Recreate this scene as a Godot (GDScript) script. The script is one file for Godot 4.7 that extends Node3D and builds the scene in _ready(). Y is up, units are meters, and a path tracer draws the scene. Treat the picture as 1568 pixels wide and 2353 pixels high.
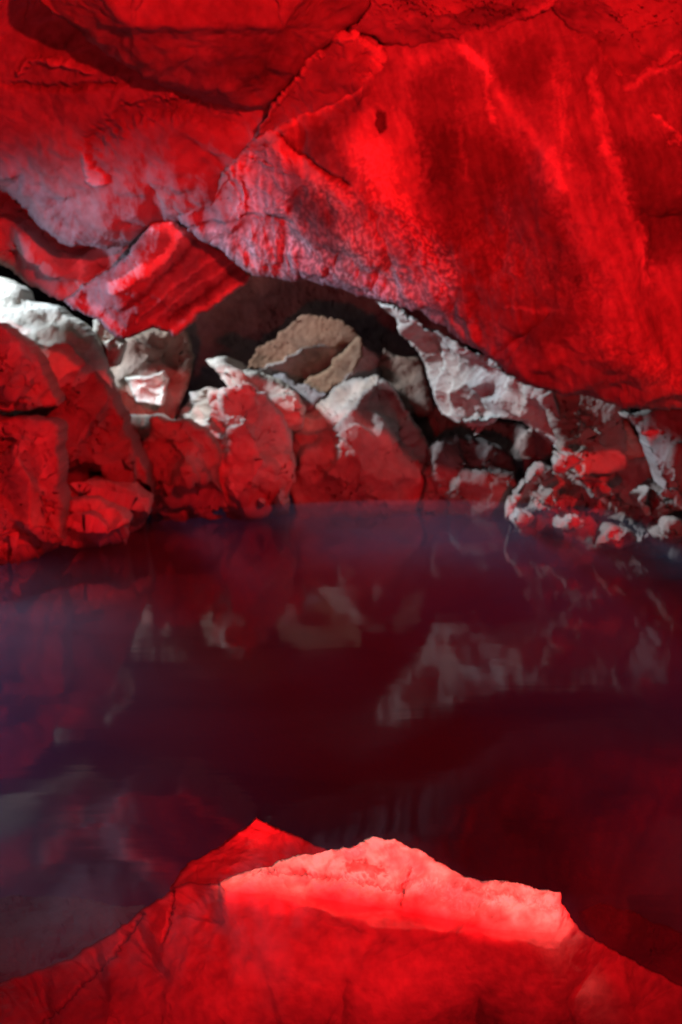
extends Node3D
# A red-lit cave pool: boulders of a collapsed roof over still water, lit by a red floodlight, an added red fill and unseen cool lamps at left.

const K := 0.0002762          # tangent per chart unit; a chart is 1568 units wide, 2353 high
const EYE := 1.2              # camera height over the water
const PITCH := 8.14           # degrees downwards

var eye := Vector3(0, EYE, 0)
var fwd: Vector3
var upv: Vector3
var na := FastNoiseLite.new()  # broad relief
var nb := FastNoiseLite.new()  # fine relief
var nr := FastNoiseLite.new()  # ridges
var nw := FastNoiseLite.new()  # warp
var nc := FastNoiseLite.new()  # colour patches
var ns := FastNoiseLite.new()  # broken planes
var M := {}

func _ready():
	fwd = Vector3(0, -sin(deg_to_rad(PITCH)), -cos(deg_to_rad(PITCH)))
	upv = Vector3(0, cos(deg_to_rad(PITCH)), -sin(deg_to_rad(PITCH)))
	make_camera()
	make_sky()
	make_lamps()
	make_noise()
	make_materials()
	make_setting()
	make_roof()
	make_left_side()
	make_middle()
	make_right_side()
	make_foreground()
	make_mist()

# ------------------------------------------------------------------ camera, air, lamps

func make_camera():
	var cam := Camera3D.new()
	cam.name = "camera"
	add_child(cam)
	cam.position = eye
	cam.rotation_degrees = Vector3(-PITCH, 0, 0)
	cam.near = 0.05
	cam.far = 120.0
	var at := CameraAttributesPhysical.new()
	at.frustum_focal_length = 36.93
	at.frustum_focus_distance = 3.1
	at.exposure_aperture = 3.7
	cam.attributes = at
	cam.fov = 36.0
	cam.current = true

func make_sky():
	var we := WorldEnvironment.new()
	we.name = "world_environment"
	var e := Environment.new()
	var sm := ProceduralSkyMaterial.new()
	sm.sky_top_color = Color(0.30, 0.36, 0.62)
	sm.sky_horizon_color = Color(0.34, 0.36, 0.58)
	sm.ground_bottom_color = Color(0.05, 0.05, 0.08)
	sm.ground_horizon_color = Color(0.15, 0.15, 0.22)
	var sky := Sky.new()
	sky.sky_material = sm
	e.background_mode = Environment.BG_SKY
	e.sky = sky
	e.background_energy_multiplier = 0.02
	e.tonemap_mode = Environment.TONE_MAPPER_LINEAR
	e.tonemap_exposure = 1.0
	e.sdfgi_enabled = true
	e.ssao_enabled = true
	e.ssil_enabled = true
	e.volumetric_fog_enabled = true
	e.volumetric_fog_density = 0.0
	we.environment = e
	add_child(we)

const RED_ENERGY := 41.0
const SUN := 0.34
const TO_SUN := Vector3(-0.25, 0.90, 0.36)
const RED_FILL := 6.0
const COOL := 23.0
const BLUE := 6.5

func spot(called: String, at: Vector3, towards: Vector3, color: Color, energy: float, angle: float, blend: float, size: float):
	var l := SpotLight3D.new()
	l.name = called
	l.light_color = color.linear_to_srgb()
	l.light_energy = energy
	l.spot_angle = angle
	l.spot_angle_attenuation = blend
	l.spot_range = 40.0
	l.spot_attenuation = 2.0
	l.light_size = size
	l.shadow_enabled = true
	add_child(l)
	l.look_at_from_position(at, towards)

func box(parent: Node3D, called: String, size: Vector3, at: Vector3, mat: Material) -> MeshInstance3D:
	var b := BoxMesh.new()
	b.size = size
	b.material = mat
	var o := MeshInstance3D.new()
	o.name = called
	o.mesh = b
	o.position = at
	parent.add_child(o, true)
	return o

func floodlight(label: String, at: Vector3, towards: Vector3, color: Color):
	# a lamp head on a short foot, its glowing face 3 cm behind the light
	var metal := StandardMaterial3D.new()
	metal.albedo_color = Color(0.1, 0.1, 0.1)
	metal.roughness = 0.5
	var glow := StandardMaterial3D.new()
	glow.albedo_color = Color(0.1, 0.1, 0.1)
	glow.emission_enabled = true
	glow.emission = color.linear_to_srgb()
	glow.emission_energy_multiplier = 2.0
	var t := Node3D.new()
	t.name = "floodlight"  # unseen lamp body, shared by the main lamp and the added fill
	add_child(t, true)
	t.look_at_from_position(at, towards)
	box(t, "housing", Vector3(0.22, 0.16, 0.10), Vector3(0, 0, 0.09), metal)
	box(t, "lens", Vector3(0.19, 0.13, 0.006), Vector3(0, 0, 0.034), glow)
	box(t, "foot", Vector3(0.04, 0.22, 0.04), Vector3(0, -0.19, 0.09), metal)
	tag(t, label, "lamp")
	return t

func make_lamps():
	# one unseen red floodlight above the viewer: near rock, far rocks and roof; the lip of the roof shades what lies behind it
	var at := Vector3(1.5, 2.55, -0.3)
	spot("red_lamp", at, Vector3(0.25, 1.0, -6.0), Color(1.0, 0.006, 0.009), RED_ENERGY, 50.0, 0.3, 0.07)
	floodlight("unseen red floodlight above the viewer, turned to the rocks across the pool", at, Vector3(0.25, 1.0, -6.0), Color(1.0, 0.006, 0.009))
	# cool lamp out of view at left, placed to light the pale tops
	spot("unseen_cool_lamp", Vector3(-3.2, 2.9, -8.9), Vector3(0.3, 0.35, -7.0), Color(0.80, 0.92, 1.0), COOL, 46.0, 0.4, 0.25)
	# bluish lamp out of view at left, placed to light the roof lip
	spot("unseen_blue_lamp", Vector3(-3.4, 0.8, -5.95), Vector3(-1.05, 1.27, -6.5), Color(0.66, 0.66, 1.0), BLUE, 11.5, 0.9, 0.2)
	# added red fill out of view, in place of red bounced off the water
	spot("added_red_fill", Vector3(-0.5, 0.25, -1.5), Vector3(-0.1, 1.2, -7.0), Color(1.0, 0.006, 0.009), RED_FILL, 40.0, 0.5, 0.08)
	floodlight("added red fill lamp out of view below the viewer", Vector3(-0.5, 0.25, -1.5), Vector3(-0.1, 1.2, -7.0), Color(1.0, 0.006, 0.009))
	# sun through an unseen roof slot, shaped to light the near crest
	var sun := DirectionalLight3D.new()
	sun.name = "sun"
	sun.light_color = Color(1.0, 0.93, 0.86)
	sun.light_energy = SUN
	sun.light_angular_distance = 0.8
	sun.shadow_enabled = true
	sun.sky_mode = DirectionalLight3D.SKY_MODE_LIGHT_ONLY
	add_child(sun)
	sun.look_at_from_position(Vector3.ZERO, -TO_SUN, Vector3(0, 0, -1))

# ------------------------------------------------------------------ noise and materials

func make_noise():
	for p in [[na, 11, 1.1, 4], [nb, 23, 7.0, 4], [nc, 57, 2.6, 4], [nw, 71, 0.02, 3]]:
		var n: FastNoiseLite = p[0]
		n.seed = p[1]
		n.noise_type = FastNoiseLite.TYPE_SIMPLEX_SMOOTH
		n.frequency = p[2]
		n.fractal_type = FastNoiseLite.FRACTAL_FBM
		n.fractal_octaves = p[3]
	ns.seed = 83
	ns.noise_type = FastNoiseLite.TYPE_SIMPLEX_SMOOTH
	ns.frequency = 2.2
	ns.fractal_type = FastNoiseLite.FRACTAL_NONE
	nr.seed = 37
	nr.noise_type = FastNoiseLite.TYPE_SIMPLEX_SMOOTH
	nr.frequency = 1.9
	nr.fractal_type = FastNoiseLite.FRACTAL_RIDGED
	nr.fractal_octaves = 4

func noise_texture(sd: int, freq: float, octaves: int, normal: bool, strength: float) -> NoiseTexture2D:
	var n := FastNoiseLite.new()
	n.seed = sd
	n.noise_type = FastNoiseLite.TYPE_SIMPLEX_SMOOTH
	n.frequency = freq
	n.fractal_type = FastNoiseLite.FRACTAL_FBM
	n.fractal_octaves = octaves
	var t := NoiseTexture2D.new()
	t.width = 1024
	t.height = 1024
	t.seamless = true
	t.as_normal_map = normal
	t.bump_strength = strength
	t.noise = n
	return t

func rock_material(rough: float, spec: float, bump: float, tile: float) -> StandardMaterial3D:
	var m := StandardMaterial3D.new()
	m.vertex_color_use_as_albedo = true
	m.albedo_color = Color(1, 1, 1)
	m.roughness = rough
	m.metallic_specular = spec
	m.uv1_triplanar = true
	m.uv1_scale = Vector3.ONE * tile
	m.normal_enabled = true
	m.normal_texture = M.grain
	m.normal_scale = bump
	return m

func make_materials():
	M.grain = noise_texture(5, 0.012, 6, true, 7.0)
	M.rock = rock_material(0.85, 0.35, 1.5, 1.6)
	M.wet = rock_material(0.6, 0.3, 0.9, 4.0)
	M.dark = rock_material(0.9, 0.2, 0.8, 0.6)
	var w := StandardMaterial3D.new()
	w.transparency = BaseMaterial3D.TRANSPARENCY_ALPHA
	var milky := Color(0.08, 0.12, 0.26).linear_to_srgb()
	w.albedo_color = Color(milky.r, milky.g, milky.b, 0.10)
	w.roughness = 0.055
	w.metallic_specular = 0.40
	w.normal_enabled = true
	w.normal_texture = noise_texture(91, 0.006, 4, true, 2.0)
	w.normal_scale = 0.13
	w.uv1_scale = Vector3(2.0, 9.0, 1.0)
	M.water = w

# ------------------------------------------------------------------ building tools

func chart(px: float, py: float, d: float) -> Vector3:
	return eye + d * (fwd + Vector3.RIGHT * ((px - 784.0) * K) + upv * ((1176.5 - py) * K))

func reach(px: float, py: float, v: float) -> float:
	# values under 1.5 are heights over the water, larger ones distances
	if v > 1.5:
		return v
	var r := fwd + Vector3.RIGHT * ((px - 784.0) * K) + upv * ((1176.5 - py) * K)
	return (v - eye.y) / r.y

func leaning(xy: Array, d: float, gx: float, gy: float) -> Array:
	# an outline on a plane that comes nearer or goes farther to the right (gx) and downwards (gy)
	var c := Vector2.ZERO
	var n := xy.size() / 2
	for i in n: c += Vector2(xy[i * 2], xy[i * 2 + 1]) / n
	var out := []
	for i in n: out.append_array([xy[i * 2], xy[i * 2 + 1], d + gx * (xy[i * 2] - c.x) + gy * (xy[i * 2 + 1] - c.y)])
	return out

func seg(p: Vector2, a: Vector2, b: Vector2) -> float:
	var ab := b - a
	var t := clampf((p - a).dot(ab) / maxf(ab.length_squared(), 1e-6), 0.0, 1.0)
	return (a + ab * t).distance_to(p)

func tag(o: Node, label: String, category: String, group := "", kind := ""):
	if label: o.set_meta("label", label)
	if category: o.set_meta("category", category)
	if group: o.set_meta("group", group)
	if kind: o.set_meta("kind", kind)

# A boulder: outline and inner points as x, y, distance (or height); marks as
# {w width, h relief in metres, c colour factor, s softness 0..1, r raggedness, p points}.
func rock(called: String, label: String, outline: Array, inner: Array, opt := {}) -> MeshInstance3D:
	var cell: float = opt.get("cell", 5.0)
	var rough: float = opt.get("rough", 0.02)
	var fine: float = opt.get("fine", 0.008)
	var edge: float = opt.get("edge", 6.0)
	var round_: float = opt.get("round", 0.02)
	var thick: float = opt.get("thick", 0.5)
	var jag: float = opt.get("jag", 7.0)
	var base: Color = opt.get("color", Color(0.40, 0.36, 0.32))
	var vary: float = opt.get("vary", 0.5)
	var marks: Array = opt.get("marks", [])
	var waterline_dark: float = opt.get("waterline_dark", 0.5)
	var wet: float = opt.get("wet", 0.05)
	var drip: float = opt.get("drip", 0.0)
	var crest: float = opt.get("crest", 0.0)
	var grain: float = opt.get("grain", 0.2)
	var chip: float = opt.get("chip", 0.15)
	var sd: float = opt.get("seed", float(called.hash() % 97) + label.length())
	# control points, the outline made denser
	var p2 := PackedVector2Array()
	var dep := PackedFloat32Array()
	var ring := PackedVector2Array()
	var n := outline.size() / 3
	for i in n:
		var j := (i + 1) % n
		var a := Vector2(outline[i * 3], outline[i * 3 + 1])
		var b := Vector2(outline[j * 3], outline[j * 3 + 1])
		var da := reach(a.x, a.y, outline[i * 3 + 2])
		var db := reach(b.x, b.y, outline[j * 3 + 2])
		var parts := maxi(1, int(a.distance_to(b) / 30.0))
		for k in parts:
			var t := float(k) / parts
			p2.append(a.lerp(b, t))
			ring.append(a.lerp(b, t))
			dep.append(lerpf(da, db, t))
	for i in inner.size() / 3:
		p2.append(Vector2(inner[i * 3], inner[i * 3 + 1]))
		dep.append(reach(inner[i * 3], inner[i * 3 + 1], inner[i * 3 + 2]))
	var del := Geometry2D.triangulate_delaunay(p2)
	var tri := PackedInt32Array()
	for i in range(0, del.size(), 3):
		var c := (p2[del[i]] + p2[del[i + 1]] + p2[del[i + 2]]) / 3.0
		if not Geometry2D.is_point_in_polygon(c, ring):
			continue
		var cr := (p2[del[i + 1]] - p2[del[i]]).cross(p2[del[i + 2]] - p2[del[i]])
		if absf(cr) < 0.5:
			continue
		if cr > 0:
			tri.append_array(PackedInt32Array([del[i], del[i + 1], del[i + 2]]))
		else:
			tri.append_array(PackedInt32Array([del[i], del[i + 2], del[i + 1]]))
	var rimmed := PackedByteArray()
	rimmed.resize(p2.size())
	for i in ring.size(): rimmed[i] = 1
	var soft: int = opt.get("soft", 0)
	# split edges that are too long
	for pass_ in 9:
		var mid := {}
		var out := PackedInt32Array()
		var split := false
		for i in range(0, tri.size(), 3):
			var v := [tri[i], tri[i + 1], tri[i + 2]]
			var m := [-1, -1, -1]
			var cnt := 0
			for e in 3:
				var a: int = v[e]
				var b: int = v[(e + 1) % 3]
				if p2[a].distance_to(p2[b]) > cell * 1.4:
					var key := mini(a, b) * 1000003 + maxi(a, b)
					if not mid.has(key):
						mid[key] = p2.size()
						p2.append((p2[a] + p2[b]) * 0.5)
						dep.append((dep[a] + dep[b]) * 0.5)
						rimmed.append(1 if rimmed[a] and rimmed[b] else 0)
					m[e] = mid[key]
					cnt += 1
			if cnt == 0:
				out.append_array(PackedInt32Array(v))
			elif cnt == 3:
				out.append_array(PackedInt32Array([v[0], m[0], m[2], m[0], v[1], m[1], m[2], m[1], v[2], m[0], m[1], m[2]]))
			else:
				split = true
				if cnt == 1:
					var e := 0 if m[0] >= 0 else (1 if m[1] >= 0 else 2)
					var a: int = v[e]
					var b: int = v[(e + 1) % 3]
					var c: int = v[(e + 2) % 3]
					out.append_array(PackedInt32Array([a, m[e], c, m[e], b, c]))
				else:
					var e := 0 if m[0] < 0 else (1 if m[1] < 0 else 2)   # the edge that stays
					var a: int = v[e]
					var b: int = v[(e + 1) % 3]
					var c: int = v[(e + 2) % 3]
					var mb: int = m[(e + 1) % 3]
					var mc: int = m[(e + 2) % 3]
					out.append_array(PackedInt32Array([c, mc, mb, a, b, mb, a, mb, mc]))
			if cnt: split = true
		tri = out
		if not split:
			break
		for again in soft:
			var acc := PackedFloat32Array()
			acc.resize(p2.size())
			var num := PackedInt32Array()
			num.resize(p2.size())
			for i in range(0, tri.size(), 3):
				for e in 3:
					var a := tri[i + e]
					var b := tri[i + (e + 1) % 3]
					acc[a] += dep[b]
					num[a] += 1
					acc[b] += dep[a]
					num[b] += 1
			for i in p2.size():
				if num[i] and not rimmed[i]: dep[i] = lerpf(dep[i], acc[i] / num[i], 0.5)
	var count := p2.size()
	# rim
	var edges := {}
	for i in range(0, tri.size(), 3):
		for e in 3:
			var a := tri[i + e]
			var b := tri[i + (e + 1) % 3]
			var key := mini(a, b) * 1000003 + maxi(a, b)
			if edges.has(key): edges.erase(key)
			else: edges[key] = Vector2i(a, b)
	var far := PackedFloat32Array()
	far.resize(count)
	far.fill(1e6)
	for k in edges:
		var e: Vector2i = edges[k]
		far[e.x] = 0.0
		far[e.y] = 0.0
	for pass_ in int(edge / cell) + 3:
		for i in range(0, tri.size(), 3):
			for e in 3:
				var a := tri[i + e]
				var b := tri[i + (e + 1) % 3]
				var l := p2[a].distance_to(p2[b])
				if far[a] + l < far[b]: far[b] = far[a] + l
				elif far[b] + l < far[a]: far[a] = far[b] + l
	# places
	var pos := PackedVector3Array()
	pos.resize(count)
	for i in count:
		var q := p2[i]
		var wx := nw.get_noise_2d(q.x, q.y) * jag + nw.get_noise_2d(q.x * 4.0, q.y * 4.0 + 900.0) * jag * 0.5
		var wy := nw.get_noise_2d(q.x + 500.0, q.y - 300.0) * jag + nw.get_noise_2d(q.x * 4.0 + 77.0, q.y * 4.0) * jag * 0.5
		var d := dep[i]
		if far[i] < edge:
			var t := 1.0 - far[i] / edge
			d += round_ * (1.0 - sqrt(maxf(0.0, 1.0 - t * t)))
		pos[i] = chart(q.x + wx, q.y + wy, d)
	# broken arrises made slightly round
	for pass_ in int(opt.get("smooth", 0)):
		var sum := PackedVector3Array()
		sum.resize(count)
		var num := PackedInt32Array()
		num.resize(count)
		for i in range(0, tri.size(), 3):
			for e in 3:
				var a := tri[i + e]
				var b := tri[i + (e + 1) % 3]
				sum[a] += pos[b]
				num[a] += 1
				sum[b] += pos[a]
				num[b] += 1
		for i in count:
			if num[i] and far[i] > 0.0:
				pos[i] = pos[i].lerp(sum[i] / num[i], 0.5)
	var nrm := normals(pos, tri)
	# marks: prepare
	var prepared := []
	for m in marks:
		var pl := PackedVector2Array()
		var q: Array = m.p
		for i in q.size() / 2:
			pl.append(Vector2(q[i * 2], q[i * 2 + 1]))
		var box := Rect2(pl[0], Vector2.ZERO)
		for v in pl: box = box.expand(v)
		var w: float = m.get("w", 8.0)
		prepared.append([pl, box.grow(w * 2.0 + 12.0), w, m.get("h", 0.0), m.get("c", Color(1, 1, 1)), m.get("s", 0.6), m.get("r", 6.0), m.get("fill", false), m.get("streak", 0.0), m.get("speck", 0.0)])
	var col := PackedColorArray()
	col.resize(count)
	for i in count:
		var p := pos[i] + Vector3(sd, sd * 0.37, 0)
		var q := p2[i]
		var hgt := rough * (na.get_noise_3dv(p) * 1.6 + (nr.get_noise_3dv(p * 1.3) - 0.3) * 0.35)
		hgt += fine * (nb.get_noise_3dv(p) + (absf(nb.get_noise_3dv(p * 3.1))) * -0.5)
		if chip > 0.0:
			var whole := clampf(far[i] / (edge + 12.0), 0.0, 1.0)
			hgt += chip * whole * (0.25 + minf(minf(ns.get_noise_3dv(p), ns.get_noise_3dv(p + Vector3(17.0, 5.0, 9.0))), ns.get_noise_3dv(p * 1.7 + Vector3(-7.0, 31.0, 3.0)) * 0.7))
		var tone := 1.0 + grain * nb.get_noise_3dv(p * 4.0) + vary * (nc.get_noise_3dv(p) * 1.1 + nc.get_noise_3dv(p * 5.0) * 0.55)
		var c := Color(base.r * tone, base.g * tone, base.b * tone)
		var warm := nc.get_noise_3dv(p * 0.7 + Vector3(9, 3, 1)) * vary * 0.25
		c.r *= 1.0 + warm
		c.b *= 1.0 - warm
		if crest > 0.0:
			var dry := smoothstep(0.0, 0.02, pos[i].y)
			var n1 := nb.get_noise_3dv(p * 1.3 + Vector3(3, 8, 5))
			var n2 := nb.get_noise_3dv(p * 4.0)
			hgt += dry * crest * (n1 - absf(n1) * 0.7 + n2 * 0.35)
			var kk := exp(dry * (n1 * 0.9 + n2 * 0.5))
			c = Color(c.r * kk, c.g * kk * (1.0 - 0.25 * dry * maxf(-n1, 0.0)), c.b * kk)
		if waterline_dark > 0.0:
			var waterline_mask := 1.0 - smoothstep(wet - 0.039, wet, pos[i].y + nb.get_noise_3dv(p) * 0.018)
			var k := (1.0 - waterline_dark * waterline_mask) * (1.0 - 0.6 * smoothstep(0.10, 0.30, -pos[i].y))  # darker wet band; dimmer light under water is put into the colour
			c = Color(c.r * k, c.g * k, c.b * k)
		if drip > 0.0:
			var dx := q.x - q.y * 0.28
			var dn := nw.get_noise_2d(dx * 2.2, q.y * 0.3) + nw.get_noise_2d(dx * 4.5 + 40.0, q.y * 0.9) * 0.5 + nw.get_noise_2d(q.x * 5.0, q.y * 5.0) * 0.4
			var k := exp(drip * dn)
			c = Color(c.r * k, c.g * k, c.b * k)
			hgt += dn * drip * 0.006
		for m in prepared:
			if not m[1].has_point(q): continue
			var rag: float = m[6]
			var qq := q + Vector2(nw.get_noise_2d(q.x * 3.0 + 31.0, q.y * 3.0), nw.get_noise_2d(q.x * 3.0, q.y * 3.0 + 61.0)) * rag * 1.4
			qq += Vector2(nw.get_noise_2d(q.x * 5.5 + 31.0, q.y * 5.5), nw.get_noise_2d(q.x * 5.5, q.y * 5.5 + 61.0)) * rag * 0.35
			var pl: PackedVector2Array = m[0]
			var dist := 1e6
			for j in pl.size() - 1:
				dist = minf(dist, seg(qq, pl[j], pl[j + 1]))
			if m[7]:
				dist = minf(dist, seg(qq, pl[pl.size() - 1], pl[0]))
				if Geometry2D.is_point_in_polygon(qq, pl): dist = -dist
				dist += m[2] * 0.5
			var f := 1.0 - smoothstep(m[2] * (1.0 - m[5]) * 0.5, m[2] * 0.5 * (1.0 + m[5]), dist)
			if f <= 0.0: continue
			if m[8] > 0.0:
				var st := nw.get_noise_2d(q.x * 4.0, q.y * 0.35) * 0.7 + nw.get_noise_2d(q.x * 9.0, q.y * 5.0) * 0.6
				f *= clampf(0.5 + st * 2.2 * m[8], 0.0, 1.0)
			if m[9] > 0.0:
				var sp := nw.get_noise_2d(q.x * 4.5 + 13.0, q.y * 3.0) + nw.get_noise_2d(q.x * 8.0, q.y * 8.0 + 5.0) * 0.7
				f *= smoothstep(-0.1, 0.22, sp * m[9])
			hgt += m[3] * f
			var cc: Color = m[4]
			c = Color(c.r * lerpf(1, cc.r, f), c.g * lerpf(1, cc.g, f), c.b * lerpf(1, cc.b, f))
		pos[i] += nrm[i] * hgt
		col[i] = Color(clampf(c.r, 0.02, 0.85), clampf(c.g, 0.02, 0.85), clampf(c.b, 0.02, 0.85))
	# the back of the stone
	var mean := Vector3.ZERO
	for i in count: mean += pos[i]
	mean /= count
	var back: Vector3 = opt.get("back", Vector3(0, 0, -1))
	var r1 := {}
	var r2 := {}
	var hub := -1
	if thick > 0.0:
		hub = count
		pos.append(mean + back * thick)
		col.append(base)
		for k in edges:
			var e: Vector2i = edges[k]
			for v in [e.x, e.y]:
				if r1.has(v): continue
				var q: Vector3 = pos[v]
				r1[v] = pos.size()
				pos.append(q.lerp(mean, 0.04) + back * thick * 0.45)
				col.append(col[v])
				r2[v] = pos.size()
				pos.append(q.lerp(mean, 0.35) + back * (thick + maxf(0.0, (mean - q).dot(-back)) * 0.35))
				col.append(col[v])
		for k in edges:
			var e: Vector2i = edges[k]
			var a := e.x
			var b := e.y
			tri.append_array(PackedInt32Array([a, r1[a], b, b, r1[a], r1[b], r1[a], r2[a], r1[b], r1[b], r2[a], r2[b], r2[a], hub, r2[b]]))
	nrm = normals(pos, tri)
	var origin := mean
	var low := 1e6
	for i in count: low = minf(low, pos[i].y)
	origin.y = low
	for i in pos.size(): pos[i] -= origin
	var arr := []
	arr.resize(Mesh.ARRAY_MAX)
	arr[Mesh.ARRAY_VERTEX] = pos
	arr[Mesh.ARRAY_NORMAL] = nrm
	arr[Mesh.ARRAY_COLOR] = col
	arr[Mesh.ARRAY_INDEX] = tri
	var mesh := ArrayMesh.new()
	mesh.add_surface_from_arrays(Mesh.PRIMITIVE_TRIANGLES, arr)
	mesh.surface_set_material(0, opt.get("mat", M.rock))
	var o := MeshInstance3D.new()
	o.name = called
	o.mesh = mesh
	o.position = origin
	add_child(o, true)
	tag(o, label, opt.get("category", "rock"), opt.get("group", ""))
	return o

func normals(pos: PackedVector3Array, tri: PackedInt32Array) -> PackedVector3Array:
	var out := PackedVector3Array()
	out.resize(pos.size())
	for i in range(0, tri.size(), 3):
		var a := tri[i]
		var b := tri[i + 1]
		var c := tri[i + 2]
		var f := (pos[c] - pos[a]).cross(pos[b] - pos[a])
		out[a] += f
		out[b] += f
		out[c] += f
	for i in out.size(): out[i] = out[i].normalized() if out[i].length_squared() > 1e-20 else Vector3(0, 0, 1)
	return out

# a sheet over a grid of places, for the setting
func sheet(called: String, nu: int, nv: int, place: Callable, base: Color, mat: Material, relief: float, label := "", open = null) -> MeshInstance3D:
	var pos := PackedVector3Array()
	var col := PackedColorArray()
	var tri := PackedInt32Array()
	for j in nv + 1:
		for i in nu + 1:
			pos.append(place.call(float(i) / nu, float(j) / nv))
	for j in nv:
		for i in nu:
			var a := j * (nu + 1) + i
			tri.append_array(PackedInt32Array([a, a + nu + 1, a + 1, a + 1, a + nu + 1, a + nu + 2]))
	var nrm := normals(pos, tri)
	for i in pos.size():
		var p := pos[i]
		if relief > 0.0:
			pos[i] += nrm[i] * relief * (na.get_noise_3dv(p * 0.8) * 1.5 + nr.get_noise_3dv(p * 0.6) * 0.6 + nb.get_noise_3dv(p) * 0.15)
		var t := 1.0 + nc.get_noise_3dv(p) * 0.5
		col.append(Color(base.r * t, base.g * t, base.b * t))
	nrm = normals(pos, tri)
	if open != null:
		var kept := PackedInt32Array()
		for i in range(0, tri.size(), 3):
			if not open.call((pos[tri[i]] + pos[tri[i + 1]] + pos[tri[i + 2]]) / 3.0):
				kept.append_array(tri.slice(i, i + 3))
		tri = kept
	var arr := []
	arr.resize(Mesh.ARRAY_MAX)
	arr[Mesh.ARRAY_VERTEX] = pos
	arr[Mesh.ARRAY_NORMAL] = nrm
	arr[Mesh.ARRAY_COLOR] = col
	arr[Mesh.ARRAY_INDEX] = tri
	var mesh := ArrayMesh.new()
	mesh.add_surface_from_arrays(Mesh.PRIMITIVE_TRIANGLES, arr)
	mesh.surface_set_material(0, mat)
	var o := MeshInstance3D.new()
	o.name = called
	o.mesh = mesh
	add_child(o, true)
	tag(o, label, "", "", "structure")
	return o

# ------------------------------------------------------------------ setting

func make_setting():
	var wm := PlaneMesh.new()
	wm.size = Vector2(16, 14)
	wm.material = M.water
	var w := MeshInstance3D.new()
	w.name = "water"
	w.mesh = wm
	w.position = Vector3(0, 0, -5.5)
	add_child(w)
	tag(w, "still dark pool reflecting the red and pale rocks", "", "", "structure")
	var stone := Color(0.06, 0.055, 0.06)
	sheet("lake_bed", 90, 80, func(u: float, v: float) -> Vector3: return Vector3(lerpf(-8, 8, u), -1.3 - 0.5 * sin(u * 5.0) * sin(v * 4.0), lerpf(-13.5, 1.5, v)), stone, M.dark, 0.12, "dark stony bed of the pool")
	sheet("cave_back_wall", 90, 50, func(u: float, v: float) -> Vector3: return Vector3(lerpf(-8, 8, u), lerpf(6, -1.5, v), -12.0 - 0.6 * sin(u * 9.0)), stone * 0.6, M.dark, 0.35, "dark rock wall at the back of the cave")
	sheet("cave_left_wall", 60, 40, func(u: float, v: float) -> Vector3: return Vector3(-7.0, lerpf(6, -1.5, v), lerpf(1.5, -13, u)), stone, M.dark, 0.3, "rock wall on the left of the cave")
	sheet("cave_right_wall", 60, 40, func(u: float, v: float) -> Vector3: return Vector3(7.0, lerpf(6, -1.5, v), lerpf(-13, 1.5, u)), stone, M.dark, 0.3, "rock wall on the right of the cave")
	# unseen slot shaped to light the near crest, carried up along the sunlight
	var slot := PackedVector2Array()
	for p in [[440, 2018], [560, 1985], [700, 1940], [860, 1900], [960, 1930], [1080, 1990], [1295, 2030], [1345, 2140], [1290, 2132], [1100, 2088], [900, 2046], [700, 2020], [540, 2006]]:
		var q := chart(p[0], p[1], reach(p[0], p[1], 0.03))
		slot.append(Vector2(q.x, q.z))
	var open := func(q: Vector3) -> bool:
		var t := (q.y - 0.03) / TO_SUN.y
		return Geometry2D.is_point_in_polygon(Vector2(q.x - TO_SUN.x * t, q.z - TO_SUN.z * t), slot)
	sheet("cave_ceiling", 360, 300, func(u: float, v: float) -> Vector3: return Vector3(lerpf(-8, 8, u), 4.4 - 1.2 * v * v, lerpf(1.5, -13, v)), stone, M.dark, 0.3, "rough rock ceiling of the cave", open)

# ------------------------------------------------------------------ roof blocks

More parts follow.
